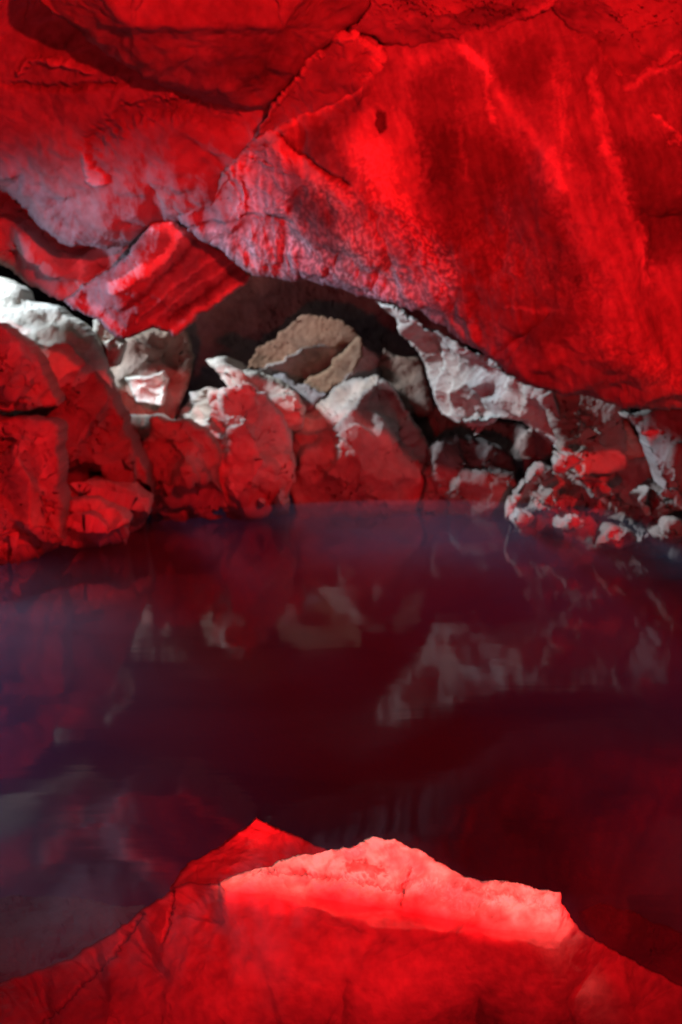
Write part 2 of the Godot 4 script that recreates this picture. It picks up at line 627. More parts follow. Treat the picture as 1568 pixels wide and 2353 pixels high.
func make_roof():
	var dk := Color(0.5, 0.48, 0.48)
	var lt := Color(1.7, 1.7, 1.7)
	rock("roof_boulder", "huge overhanging boulder with pale drip streaks filling the upper right",
		[585,300,6.05, 625,285,6.02, 710,240,5.98, 800,195,5.93, 850,130,5.88, 890,85,5.86, 960,85,5.85, 1040,70,5.85, 1130,50,5.85, 1180,30,5.85, 1270,-10,5.85, 1350,50,5.9, 1400,100,5.95, 1450,150,6.0, 1500,125,6.0, 1568,100,6.05, 1800,80,6.05, 2050,80,6.1, 2050,1010,6.6, 1800,985,6.5, 1568,945,6.45, 1430,947,6.4, 1360,915,6.45, 1280,903,6.4, 1200,880,6.4, 1100,812,6.4, 1040,775,6.4, 960,722,6.4, 880,696,6.45, 800,675,6.5, 760,671,6.5, 700,651,6.5, 610,640,6.5, 578,632,6.5, 540,600,6.45, 500,565,6.4, 440,530,6.35, 410,500,6.3, 480,430,6.2, 500,390,6.1],
		[660,515,6.1, 560,520,6.2, 700,420,5.95, 640,330,5.93, 850,300,5.8, 860,450,5.85, 960,380,5.95, 1010,550,6.05, 900,600,6.15, 780,580,6.2, 1100,200,5.9, 1250,330,5.85, 1300,420,5.85, 1150,600,6.1, 1050,690,6.2, 1280,700,6.1, 1440,700,5.95, 1500,500,5.95, 1420,400,6.0, 1520,330,5.9, 1450,820,6.05, 1300,840,6.2, 1540,880,6.2],
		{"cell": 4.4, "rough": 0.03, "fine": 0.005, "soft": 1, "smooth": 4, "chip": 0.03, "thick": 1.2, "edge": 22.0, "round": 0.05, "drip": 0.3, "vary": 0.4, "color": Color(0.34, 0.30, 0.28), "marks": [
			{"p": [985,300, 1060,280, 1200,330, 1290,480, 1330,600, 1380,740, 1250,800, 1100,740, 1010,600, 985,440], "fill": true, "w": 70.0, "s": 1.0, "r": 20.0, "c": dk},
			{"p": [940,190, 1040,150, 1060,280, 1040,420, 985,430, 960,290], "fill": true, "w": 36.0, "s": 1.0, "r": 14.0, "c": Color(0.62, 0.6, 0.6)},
			{"p": [1130,200, 1230,230, 1270,120, 1240,80, 1150,110], "fill": true, "w": 40.0, "s": 1.0, "r": 12.0, "c": Color(0.6, 0.58, 0.58)},
			{"p": [1420,330, 1568,300, 1600,560, 1520,620, 1450,520], "fill": true, "w": 50.0, "s": 1.0, "r": 20.0, "c": Color(0.55, 0.53, 0.53)},
			{"p": [650,440, 740,430, 790,520, 800,620, 740,590, 690,520], "fill": true, "w": 30.0, "s": 1.0, "r": 20.0, "c": Color(0.5, 0.48, 0.48)},
			{"p": [655,330, 760,270, 760,350, 720,370], "fill": true, "w": 20.0, "s": 1.0, "r": 8.0, "c": Color(0.6, 0.58, 0.58)},
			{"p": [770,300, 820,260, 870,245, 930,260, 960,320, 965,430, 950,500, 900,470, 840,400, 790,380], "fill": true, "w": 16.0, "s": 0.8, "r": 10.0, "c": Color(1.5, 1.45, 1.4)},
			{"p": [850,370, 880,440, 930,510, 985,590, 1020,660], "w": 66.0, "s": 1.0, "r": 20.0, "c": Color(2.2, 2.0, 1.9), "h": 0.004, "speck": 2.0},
			{"p": [850,340, 870,420, 900,470], "w": 50.0, "s": 1.0, "r": 10.0, "c": Color(1.4, 1.35, 1.3)},
			{"p": [632,322, 690,375, 750,435, 790,470], "w": 36.0, "s": 0.6, "r": 10.0, "c": Color(2.0, 1.9, 1.8), "h": 0.004},
			{"p": [730,440, 800,455], "w": 50.0, "s": 0.9, "r": 18.0, "c": Color(2.2, 2.0, 1.9), "speck": 1.5},
			{"p": [645,312, 700,360, 750,400, 800,425], "w": 7.0, "s": 0.6, "r": 2.0, "c": Color(0.35, 0.35, 0.35), "h": -0.02},
			{"p": [866,252, 884,262, 888,300, 872,312, 862,285], "fill": true, "w": 6.0, "s": 0.6, "r": 4.0, "c": Color(0.25, 0.25, 0.25), "h": -0.02},
			{"p": [520,355, 600,330, 660,360, 655,500, 520,505], "fill": true, "w": 20.0, "s": 1.0, "r": 8.0, "c": Color(2.0, 1.9, 1.9), "streak": 1.2, "h": 0.006},
			{"p": [590,312, 640,300, 720,262, 830,205, 870,150], "w": 12.0, "s": 0.8, "r": 4.0, "c": Color(2.0, 1.9, 1.8), "h": 0.004},
			{"p": [430,523, 560,515, 665,513], "w": 6.0, "s": 0.7, "r": 4.0, "c": Color(0.5, 0.5, 0.5), "h": -0.012},
			{"p": [450,530, 560,525, 700,560, 860,640, 900,690, 700,650, 600,630], "fill": true, "w": 30.0, "s": 1.0, "r": 14.0, "c": Color(1.9, 1.85, 1.85), "speck": 2.2},
			{"p": [690,520, 780,560, 860,600, 900,680], "w": 110.0, "s": 1.0, "r": 20.0, "c": Color(1.9, 1.7, 1.65), "speck": 1.6},
			{"p": [820,520, 850,600, 930,690, 1040,760], "w": 80.0, "s": 1.0, "r": 20.0, "c": Color(1.6, 1.5, 1.45), "speck": 1.5},
			{"p": [985,560, 1040,590, 1020,650], "w": 26.0, "s": 1.0, "r": 16.0, "c": Color(1.7, 1.6, 1.5), "speck": 1.5},
			{"p": [1060,110, 1110,150, 1150,220, 1215,300, 1255,350, 1290,430], "w": 20.0, "s": 1.0, "r": 4.0, "c": Color(1.75, 1.65, 1.65), "h": 0.004},
			{"p": [940,140, 1000,125, 1060,112, 1110,150], "w": 30.0, "s": 1.0, "r": 10.0, "c": Color(1.6, 1.5, 1.5)},
			{"p": [1115,150, 1118,220, 1135,275], "w": 13.0, "s": 0.9, "r": 7.0, "c": Color(1.9, 1.8, 1.8), "h": 0.008},
			{"p": [1288,150, 1283,260, 1292,380], "w": 30.0, "s": 1.0, "r": 10.0, "c": Color(1.8, 1.7, 1.7), "streak": 0.5, "h": 0.008},
			{"p": [1360,180, 1375,260, 1390,350], "w": 22.0, "s": 1.0, "r": 8.0, "c": Color(2.0, 1.9, 1.9), "h": 0.004},
			{"p": [1390,350, 1420,420, 1470,540, 1500,640], "w": 26.0, "s": 1.0, "r": 8.0, "c": Color(1.8, 1.7, 1.7), "h": 0.004},
			{"p": [1270,400, 1330,480, 1390,560, 1440,650, 1480,780], "w": 90.0, "s": 1.0, "r": 24.0, "c": Color(1.25, 1.2, 1.2), "h": 0.004},
			{"p": [1040,180, 1055,290, 1080,420], "w": 12.0, "s": 1.0, "r": 8.0, "c": Color(1.7, 1.6, 1.6), "streak": 0.7},
			{"p": [1150,420, 1160,480, 1170,540], "w": 20.0, "s": 1.0, "r": 12.0, "c": Color(1.6, 1.5, 1.5), "speck": 1.5},
			{"p": [1380,790, 1450,830, 1568,890], "w": 70.0, "s": 1.0, "r": 20.0, "c": Color(1.6, 1.5, 1.45), "speck": 1.0},
			{"p": [1080,540, 1160,600, 1250,640, 1330,660], "w": 120.0, "s": 1.0, "r": 30.0, "c": Color(1.5, 1.45, 1.4), "speck": 0.8},
			{"p": [1160,700, 1240,716, 1280,714], "w": 8.0, "s": 0.9, "r": 4.0, "c": Color(1.8, 1.7, 1.7), "h": 0.004},
			{"p": [1440,200, 1490,172, 1568,145], "w": 12.0, "s": 0.9, "r": 6.0, "c": Color(2.0, 1.9, 1.9), "h": 0.004},
			{"p": [1500,270, 1545,300, 1568,325, 1530,330], "w": 8.0, "s": 0.9, "r": 5.0, "c": Color(2.2, 2.0, 2.0), "h": 0.015},
		]})
	rock("roof_slab", "red roof slab at upper left above the long dark crack",
		[40,-520,5.00, 75,0,5.50, 120,40,5.55, 180,80,5.60, 260,140,5.70, 330,185,5.75, 430,222,5.85, 505,245,5.90, 560,255,5.95, 612,262,6.00, 640,225,5.95, 740,120,5.80, 790,76,5.75, 850,20,5.70, 900,-520,5.10],
		[300,60,5.45, 450,120,5.55, 600,150,5.70, 500,200,5.75, 650,60,5.60, 260,110,5.60],
		{"soft": 1, "smooth": 4, "chip": 0.012, "thick": 0.5, "edge": 16.0, "round": 0.1, "rough": 0.018, "color": Color(0.29, 0.25, 0.23), "marks": [
			{"p": [500,60, 640,90, 620,190, 470,170], "fill": true, "w": 60.0, "s": 1.0, "r": 20.0, "c": Color(0.6, 0.6, 0.6)},
			{"p": [200,95, 260,140, 280,160], "w": 30.0, "s": 1.0, "r": 12.0, "c": Color(1.5, 1.5, 1.5)}]})
	rock("roof_wedge", "small wedge of roof rock between bright seams left of the streaked boulder",
		[590,315,6.01, 612,260,5.96, 640,225,5.91, 740,118,5.81, 790,76,5.76, 850,84,5.78, 887,128,5.86, 830,207,5.91, 720,266,5.96, 640,304,6.01],
		[720,210,5.88, 800,140,5.78, 640,270,5.96],
		{"rough": 0.015, "chip": 0.015, "thick": 0.5, "edge": 4.0, "round": 0.01, "color": Color(0.34, 0.3, 0.28), "marks": [
			{"p": [600,290, 640,232, 700,160, 735,125], "w": 11.0, "s": 0.8, "r": 5.0, "c": Color(1.8, 1.7, 1.6), "h": 0.02},
			{"p": [770,90, 810,85, 870,125, 840,190], "w": 18.0, "s": 0.9, "r": 8.0, "c": Color(1.8, 1.6, 1.5), "h": 0.02}]})
	rock("roof_slab", "narrow roof slab along the top edge above the curved crack",
		[790,74,5.73, 850,84,5.78, 890,108,5.83, 960,112,5.85, 1040,97,5.85, 1130,77,5.85, 1180,57,5.85, 1290,5,5.83, 1320,-520,5.13, 870,-520,5.03, 845,20,5.68],
		[1000,40,5.68, 900,60,5.73, 1120,20,5.73],
		{"rough": 0.015, "chip": 0.02, "thick": 0.5, "edge": 5.0, "round": 0.03, "color": Color(0.34, 0.29, 0.28), "marks": [
			{"p": [1100,85, 1190,50, 1270,5], "w": 12.0, "s": 0.9, "r": 6.0, "c": Color(1.6, 1.5, 1.5), "h": 0.015}]})
	rock("roof_slab", "roof slab with a pale broken rim in the top right corner",
		[1272,22,5.87, 1320,-520,5.17, 1800,-520,5.22, 1800,140,6.02, 1568,142,6.02, 1500,162,6.02, 1440,190,6.02, 1380,138,5.97, 1330,88,5.92],
		[1450,80,5.82, 1600,40,5.87],
		{"rough": 0.015, "chip": 0.02, "thick": 0.5, "edge": 5.0, "round": 0.03, "color": Color(0.34, 0.29, 0.28), "marks": [
			{"p": [1272,40, 1330,95, 1385,140, 1440,185], "w": 10.0, "s": 0.9, "r": 6.0, "c": Color(1.8, 1.7, 1.6), "h": 0.015},
			{"p": [1500,160, 1540,120, 1568,120], "w": 14.0, "s": 0.9, "r": 6.0, "c": Color(1.8, 1.7, 1.6), "h": 0.015}]})
	rock("roof_slab", "broad smooth roof slab with a rounded mauve lower lip at left",
		[-800,-160,6.0, 20,-520,5.30, 100,-20,5.85, 150,20,5.85, 210,60,5.85, 290,120,5.85, 360,165,5.88, 450,200,5.92, 530,220,5.98, 600,225,6.03, 660,262,6.08, 640,330,6.1, 560,410,6.2, 520,470,6.28, 450,510,6.36, 350,512,6.4, 300,562,6.5, 240,572,6.5, 160,568,6.5, 100,530,6.5, 50,470,6.5, 0,435,6.5, -200,360,6.5, -520,345,6.5, -800,340,6.5],  # left end carried on out of view, shading the near rock
		[100,160,5.95, 250,250,5.95, 400,300,5.98, 150,330,6.1, 350,420,6.15, 180,450,6.25, 60,400,6.3, 280,500,6.3, 60,60,5.95, -100,200,6.0],
		{"soft": 1, "smooth": 4, "chip": 0.012, "thick": 0.7, "edge": 26.0, "round": 0.12, "rough": 0.016, "color": Color(0.33, 0.29, 0.28), "marks": [
			{"p": [190,350, 205,362, 218,385, 240,395, 246,418, 225,428, 205,420, 196,390], "fill": true, "w": 7.0, "s": 0.7, "r": 4.0, "c": Color(1.9, 1.8, 1.8), "h": 0.012},
			{"p": [45,165, 70,138, 150,145, 210,165], "w": 12.0, "s": 0.9, "r": 6.0, "c": Color(1.5, 1.5, 1.5), "h": 0.03},
			{"p": [20,195, 150,200, 300,190], "w": 12.0, "s": 0.9, "r": 6.0, "c": Color(0.6, 0.6, 0.6), "h": -0.02},
			{"p": [220,330, 300,260, 420,240, 520,280], "w": 40.0, "s": 1.0, "r": 14.0, "c": Color(0.7, 0.7, 0.7), "h": -0.03}]})
	rock("hanging_block", "ridged red block hanging below the roof at left of centre",
		[148,690,6.55, 185,660,6.52, 235,635,6.5, 300,580,6.48, 345,510,6.45, 400,506,6.45, 440,530,6.5, 540,600,6.65, 580,636,6.72, 520,682,6.7, 440,732,6.66, 402,768,6.66, 350,752,6.62, 300,772,6.62, 270,776,6.6, 220,727,6.57, 170,712,6.55],
		[370,545,6.45, 400,560,6.48, 330,625,6.45, 260,662,6.47, 460,620,6.6, 380,690,6.55, 300,720,6.55, 520,640,6.66],
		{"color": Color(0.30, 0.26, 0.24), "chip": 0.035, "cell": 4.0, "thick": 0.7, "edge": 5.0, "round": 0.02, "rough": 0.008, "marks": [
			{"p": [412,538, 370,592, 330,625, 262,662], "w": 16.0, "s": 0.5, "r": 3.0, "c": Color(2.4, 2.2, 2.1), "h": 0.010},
			{"p": [574,642, 500,690, 430,738, 402,764], "w": 15.0, "s": 0.5, "r": 3.0, "c": Color(2.3, 2.1, 2.0), "h": 0.007},  # bright lower right edge: rim light put into the colour
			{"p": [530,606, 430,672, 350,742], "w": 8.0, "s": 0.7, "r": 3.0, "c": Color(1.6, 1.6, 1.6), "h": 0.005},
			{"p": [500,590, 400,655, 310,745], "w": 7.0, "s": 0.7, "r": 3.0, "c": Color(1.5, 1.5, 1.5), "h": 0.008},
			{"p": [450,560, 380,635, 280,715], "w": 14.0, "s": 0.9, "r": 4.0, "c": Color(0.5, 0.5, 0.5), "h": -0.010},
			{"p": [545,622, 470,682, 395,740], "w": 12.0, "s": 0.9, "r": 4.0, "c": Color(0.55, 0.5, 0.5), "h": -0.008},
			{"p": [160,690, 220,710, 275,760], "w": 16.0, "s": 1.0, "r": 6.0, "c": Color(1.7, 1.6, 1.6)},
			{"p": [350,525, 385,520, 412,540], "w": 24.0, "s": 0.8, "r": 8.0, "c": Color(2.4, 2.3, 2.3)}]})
	rock("roof_boulder", "mauve roof boulder with a sharp lower edge at the left border",
		[-260,380,6.9, 0,400,6.85, 70,440,6.82, 130,495,6.82, 180,535,6.85, 290,535,6.88, 350,495,6.88, 360,530,6.85, 310,590,6.8, 240,640,6.8, 150,692,6.85, 130,682,6.85, 60,640,6.9, 0,598,6.9, -260,520,6.9],
		[60,560,6.75, 130,620,6.78, 220,600,6.82],
		{"thick": 0.9, "edge": 12.0, "round": 0.05, "marks": [
			{"p": [150,580, 190,600, 180,660], "w": 14.0, "s": 1.0, "r": 8.0, "c": Color(1.5, 1.5, 1.5), "h": 0.01}]})

# ------------------------------------------------------------------ shore, left

func make_left_side():
	var bright := Color(0.62, 0.60, 0.56)
	rock("boulder", "left boulder with a bright white top under the mauve roof",
		[-260,580,8.9, 0,638,8.15, 30,652,8.05, 60,685,7.95, 130,703,7.8, 180,738,7.65, 212,775,7.55, 240,830,7.6, 262,920,7.7, 290,960,7.7, 150,1000,7.6, 60,960,7.5, -260,960,7.4],
		[-100,700,8.0, 0,742,7.55, 50,770,7.42, 110,788,7.33, 150,782,7.3, 200,830,7.3, 100,900,7.3, 180,900,7.4, 0,860,7.45],
		{"vary": 0.35, "chip": 0.04, "cell": 4.0, "thick": 0.7, "edge": 5.0, "round": 0.02, "rough": 0.012, "fine": 0.005, "smooth": 2, "color": Color(0.62, 0.60, 0.56)})
	rock("stone", "pale brown stone wedged under the hanging block",
		[213,738,7.9, 235,730,7.9, 275,772,7.85, 290,790,7.8, 268,845,7.75, 215,848,7.75, 205,800,7.8],
		[250,800,7.72, 235,760,7.8],
		{"cell": 4.0, "thick": 0.4, "edge": 5.0, "round": 0.02, "color": Color(0.5, 0.47, 0.42)})
	rock("boulder", "bright red upper block of the stack at the left border",
		[-260,740,6.9, 0,748,6.9, 25,765,6.9, 60,788,6.95, 95,830,6.95, 118,890,7.0, 132,932,7.0, 60,940,6.95, -260,945,6.85],
		[20,850,6.8, 70,870,6.85, 60,930,6.82, -80,850,6.8],
		{"cell": 4.0, "thick": 0.6, "edge": 5.0, "round": 0.02, "rough": 0.02})
	rock("boulder", "dark red boulder behind the stack of blocks at the left",
		[40,800,7.6, 130,775,7.5, 200,830,7.45, 250,900,7.5, 290,960,7.55, 300,1000,7.55, 345,1080,7.6, 345,1150,7.6, 300,1190,-0.05, 100,1215,-0.05, 90,1000,7.4],
		[150,900,7.32, 220,960,7.4, 160,1060,7.35, 260,1080,7.5],
		{"cell": 5.0, "thick": 0.7, "edge": 5.0, "round": 0.02, "rough": 0.03, "color": Color(0.24, 0.2, 0.19)})
	rock("boulder", "large red block standing in the water at the left border",
		[-260,950,6.9, 0,958,6.88, 118,963,6.9, 136,990,6.9, 142,1080,6.88, 149,1170,6.86, 152,1250,6.85, 110,1285,0.0, 60,1300,-0.03, -260,1345,-0.05],
		[60,1010,6.78, 100,1130,6.76, 40,1200,6.72, 20,1080,6.74, 120,1230,6.76, -80,1120,6.7],
		{"cell": 4.5, "thick": 0.7, "edge": 5.0, "round": 0.02, "rough": 0.025, "marks": [
			{"p": [0,970, 50,975, 60,1080, 70,1110, 20,1050], "fill": true, "w": 14.0, "s": 1.0, "r": 10.0, "c": Color(1.5, 1.5, 1.5)},
			{"p": [105,1010, 112,1060, 108,1120], "w": 20.0, "s": 1.0, "r": 8.0, "c": Color(1.5, 1.4, 1.4)},
			{"p": [40,1140, 50,1190], "w": 26.0, "s": 1.0, "r": 10.0, "c": Color(0.6, 0.6, 0.6)}]})
	rock("flat_stone", "flat stone with a thin white rim beside the left block",
		[140,1118,7.35, 180,1118,7.35, 205,1104,7.4, 270,1102,7.45, 308,1116,7.45, 345,1150,7.45, 343,1180,7.4, 326,1213,0.0, 290,1222,-0.02, 140,1215,7.2],
		[170,1124,7.28, 200,1112,7.32, 265,1112,7.36, 300,1126,7.36, 250,1150,7.25, 310,1165,7.28, 180,1140,7.2],
		{"cell": 3.5, "thick": 0.4, "edge": 5.0, "round": 0.02, "rough": 0.01, "jag": 4.0, "color": Color(0.48, 0.45, 0.42)})
	rock("flat_stone", "low stone with a lilac top at the water beside the left block",
		[140,1146,7.15, 165,1143,7.15, 230,1143,7.2, 268,1168,7.15, 297,1196,7.1, 282,1232,0.0, 240,1250,0.0, 190,1262,0.0, 140,1255,6.95],
		[160,1190,7.0, 200,1205,6.98, 240,1200,7.02, 285,1200,7.04, 220,1160,7.1, 250,1225,6.98],
		{"cell": 3.5, "thick": 0.4, "edge": 5.0, "round": 0.02, "rough": 0.01, "jag": 4.0, "color": Color(0.5, 0.47, 0.45)})
	rock("boulder", "brown shaded boulder behind the small white stone",
		[205,840,8.95, 260,785,9.00, 300,765,9.05, 350,745,9.05, 420,755,9.05, 440,820,9.05, 420,905,8.95, 400,970,8.90, 300,1010,8.75, 240,960,8.75],
		[330,830,8.85, 270,880,8.80, 390,880,8.85],
		{"cell": 5.0, "thick": 0.5, "rough": 0.03, "color": Color(0.30, 0.22, 0.18)})
	rock("stone", "small white angular stone lying before the brown boulder",
		[290,868,8.77, 345,862,8.70, 374,853,8.63, 386,868,8.60, 378,900,8.60, 373,936,8.60, 340,930,8.65, 312,925,8.73],
		[335,895,8.68],
		{"cell": 3.0, "thick": 0.3, "edge": 5.0, "round": 0.02, "rough": 0.006, "jag": 4.0, "color": Color(0.72, 0.70, 0.64)})

# ------------------------------------------------------------------ shore, middle

func make_middle():
	rock("boulder", "square red boulder at the water with a white upper left corner",
		[284,958,8.75, 320,955,8.4, 363,951,8.05, 380,964,7.95, 420,964,7.9, 470,985,7.95, 492,1010,8.0, 506,1060,8.0, 502,1100,8.0, 522,1165,8.05, 450,1185,-0.02, 350,1190,-0.02, 342,1130,7.98, 330,1050,7.98, 300,1000,8.55],
		[300,985,8.55, 358,975,7.98, 350,1003,7.92, 320,1010,8.0, 420,1000,7.84, 430,1100,7.8, 380,1130,7.82, 480,1100,7.9],
		{"cell": 4.0, "thick": 0.5, "edge": 5.0, "round": 0.02, "rough": 0.02, "color": Color(0.36, 0.33, 0.30)})
	rock("boulder", "rugged red boulder with pale ribs down its left side",
		[404,958,9.0, 440,905,8.7, 468,889,8.25, 500,893,8.15, 560,890,8.15, 610,905,8.2, 640,950,8.25, 656,1000,8.3, 656,1080,8.3, 662,1120,8.25, 645,1160,0.0, 590,1188,-0.02, 520,1190,-0.02, 500,1130,8.2, 488,1050,8.25, 465,985,8.35],
		[472,960,8.12, 440,960,8.5, 500,1000,8.12, 520,1080,8.08, 535,1140,8.05, 560,960,8.0, 600,1040,8.0, 480,930,8.15, 580,1120,7.98, 540,1000,8.0],
		{"cell": 4.0, "thick": 0.5, "edge": 5.0, "round": 0.02, "rough": 0.045, "fine": 0.015, "color": Color(0.46, 0.42, 0.39), "marks": [
			{"p": [478,985, 500,1030, 515,1090, 510,1140], "w": 40.0, "s": 0.9, "r": 14.0, "c": Color(1.4, 1.4, 1.4), "h": 0.02}]})  # paler strip: light on the left ribs put into the colour
	rock("ledge", "pale curved ledge arching behind the rugged red boulder",
		[473,828,8.9, 490,819,8.9, 515,822,8.85, 545,846,8.85, 600,858,8.8, 640,872,8.75, 672,900,8.7, 697,938,8.65, 690,985,8.6, 655,985,8.5, 640,945,8.5, 600,905,8.5, 530,895,8.55, 505,868,8.65],
		[580,880,8.62, 660,940,8.55],
		{"cell": 4.0, "thick": 0.5, "edge": 5.0, "round": 0.02, "rough": 0.015, "color": Color(0.52, 0.46, 0.40)})
	rock("boulder", "wide dark red boulder in the centre with a pale sloping shoulder",
		[650,985,8.95, 685,942,8.95, 745,912,8.9, 800,882,8.85, 862,864,8.75, 882,872,8.6, 912,900,8.6, 942,950,8.65, 985,1010,8.7, 990,1060,8.7, 980,1180,-0.02, 690,1180,-0.02, 655,1100,8.6, 652,1030,8.8],
		[700,985,8.7, 760,972,8.62, 810,945,8.55, 860,885,8.52, 665,1030,8.68, 720,1070,8.5, 830,1040,8.42, 920,1020,8.48, 830,1130,8.4],
		{"cell": 4.5, "thick": 0.6, "edge": 5.0, "round": 0.02, "rough": 0.025, "color": Color(0.32, 0.28, 0.26), "marks": [
			{"p": [650,985, 690,945, 760,910, 870,866, 810,940, 700,985, 660,1020], "fill": true, "w": 10.0, "s": 0.7, "r": 8.0, "c": Color(1.4, 1.3, 1.2)}]})  # paler shoulder: the cool light on it put into the colour
	rock("rock_face", "dark red rock face closing the hollow below the roof", leaning([330,1000, 330,680, 540,590, 760,580, 950,620, 1080,760, 1100,1000], 10.3, 0.0012, 0.0012), [], {"cell": 6.0, "thick": 0.5, "rough": 0.03, "chip": 0.06, "color": Color(0.26, 0.17, 0.16)})
	var flat := {"cell": 4.0, "thick": 0.3, "rough": 0.008, "fine": 0.008, "chip": 0.02, "edge": 4.0, "round": 0.01, "jag": 10.0, "smooth": 0}
	rock("slab", "brown slab leaning at the top of the heap in the hollow", leaning([560,850, 590,800, 640,772, 690,720, 760,725, 812,755, 826,782, 775,795, 715,803, 640,845], 9.4, -0.0004, -0.0006), [], flat.merged({"color": Color(0.24, 0.13, 0.085)}))
	rock("slab", "dark red slab under the leaning brown slab in the hollow", leaning([600,850, 640,836, 700,800, 824,780, 806,812, 745,858, 690,895, 640,890], 9.3, 0.0022, 0.0006), [], flat.merged({"color": Color(0.36, 0.3, 0.28)}))
	rock("slab", "narrow pale brown slab rising through the middle of the hollow", leaning([670,905, 715,872, 760,845, 800,800, 818,780, 834,792, 822,838, 792,872, 762,895, 700,925], 9.1, -0.0010, -0.0006), [], flat.merged({"color": Color(0.24, 0.15, 0.10)}))
	rock("slab", "dark red slab between the narrow pale slab and the triangular one", leaning([834,790, 872,828, 910,895, 905,940, 800,910, 780,880, 822,836], 9.15, 0.0022, 0.0004), [], flat.merged({"color": Color(0.36, 0.3, 0.28)}))
	rock("slab", "grey mauve slab behind the curved ledge in the hollow", leaning([560,900, 640,858, 700,886, 750,905, 700,950, 620,960], 9.0, -0.0012, -0.001), [], flat.merged({"color": Color(0.28, 0.24, 0.24)}))
	rock("boulder", "dark red boulder in the shade behind the low boulder right of centre",
		[940,960,9.3, 1010,930,9.3, 1100,950,9.2, 1250,985,9.1, 1320,1060,9.0, 1290,1130,9.0, 960,1120,9.2],
		[1080,1010,9.0, 1180,1060,8.9, 1000,1040,9.05], {"cell": 5.0, "thick": 0.5, "rough": 0.02, "color": Color(0.34, 0.27, 0.25)})
	rock("slab", "pale triangular slab beside the hanging white rock",
		[865,835,9.2, 880,800,9.2, 900,815,9.2, 960,828,9.1, 976,870,9.0, 992,950,8.9, 930,955,8.95, 900,890,9.05],
		[], {"cell": 5.0, "thick": 0.35, "rough": 0.02, "color": Color(0.18, 0.13, 0.11)})
	rock("slab", "dark red slab standing in the hollow between the pale slabs",
		[600,850,9.8, 640,820,9.8, 740,800,9.75, 810,790,9.7, 780,850,9.6, 690,890,9.5, 640,880,9.6],
		[], {"cell": 6.0, "thick": 0.4, "color": Color(0.2, 0.16, 0.15)})
	rock("boulder", "low dark boulder at the water right of centre",
		[975,1030,8.6, 1050,988,8.6, 1120,1008,8.6, 1185,1050,8.6, 1190,1100,8.55, 1175,1190,-0.02, 960,1190,-0.02, 970,1100,8.5],
		[1060,1060,8.4, 1130,1090,8.4, 1050,1130,8.35],
		{"cell": 5.0, "thick": 0.6, "rough": 0.04, "color": Color(0.2, 0.16, 0.15)})
	rock("pebble", "white pebble at the water left of the dark red boulder",
		[580,1158,0.05, 588,1142,0.10, 604,1136,0.11, 616,1146,0.10, 621,1160,0.05, 614,1180,-0.02, 590,1181,-0.02], [596,1150,7.99, 608,1162,7.93],
		{"cell": 2.5, "thick": 0.12, "edge": 8.0, "round": 0.03, "rough": 0.006, "chip": 0.0, "jag": 5.0, "color": Color(0.7, 0.68, 0.66)})
	rock("pebble", "grey knobbly pebble beside the white pebble at the water",
		[622,1150,0.09, 632,1128,0.14, 648,1114,0.19, 662,1124,0.16, 668,1150,0.08, 664,1176,-0.01, 640,1190,-0.03, 624,1182,-0.01], [640,1140,7.98, 652,1160,7.9],
		{"cell": 2.5, "thick": 0.12, "edge": 8.0, "round": 0.03, "rough": 0.02, "fine": 0.012, "chip": 0.03, "jag": 6.0, "color": Color(0.5, 0.47, 0.45)})

# ------------------------------------------------------------------ shore, right

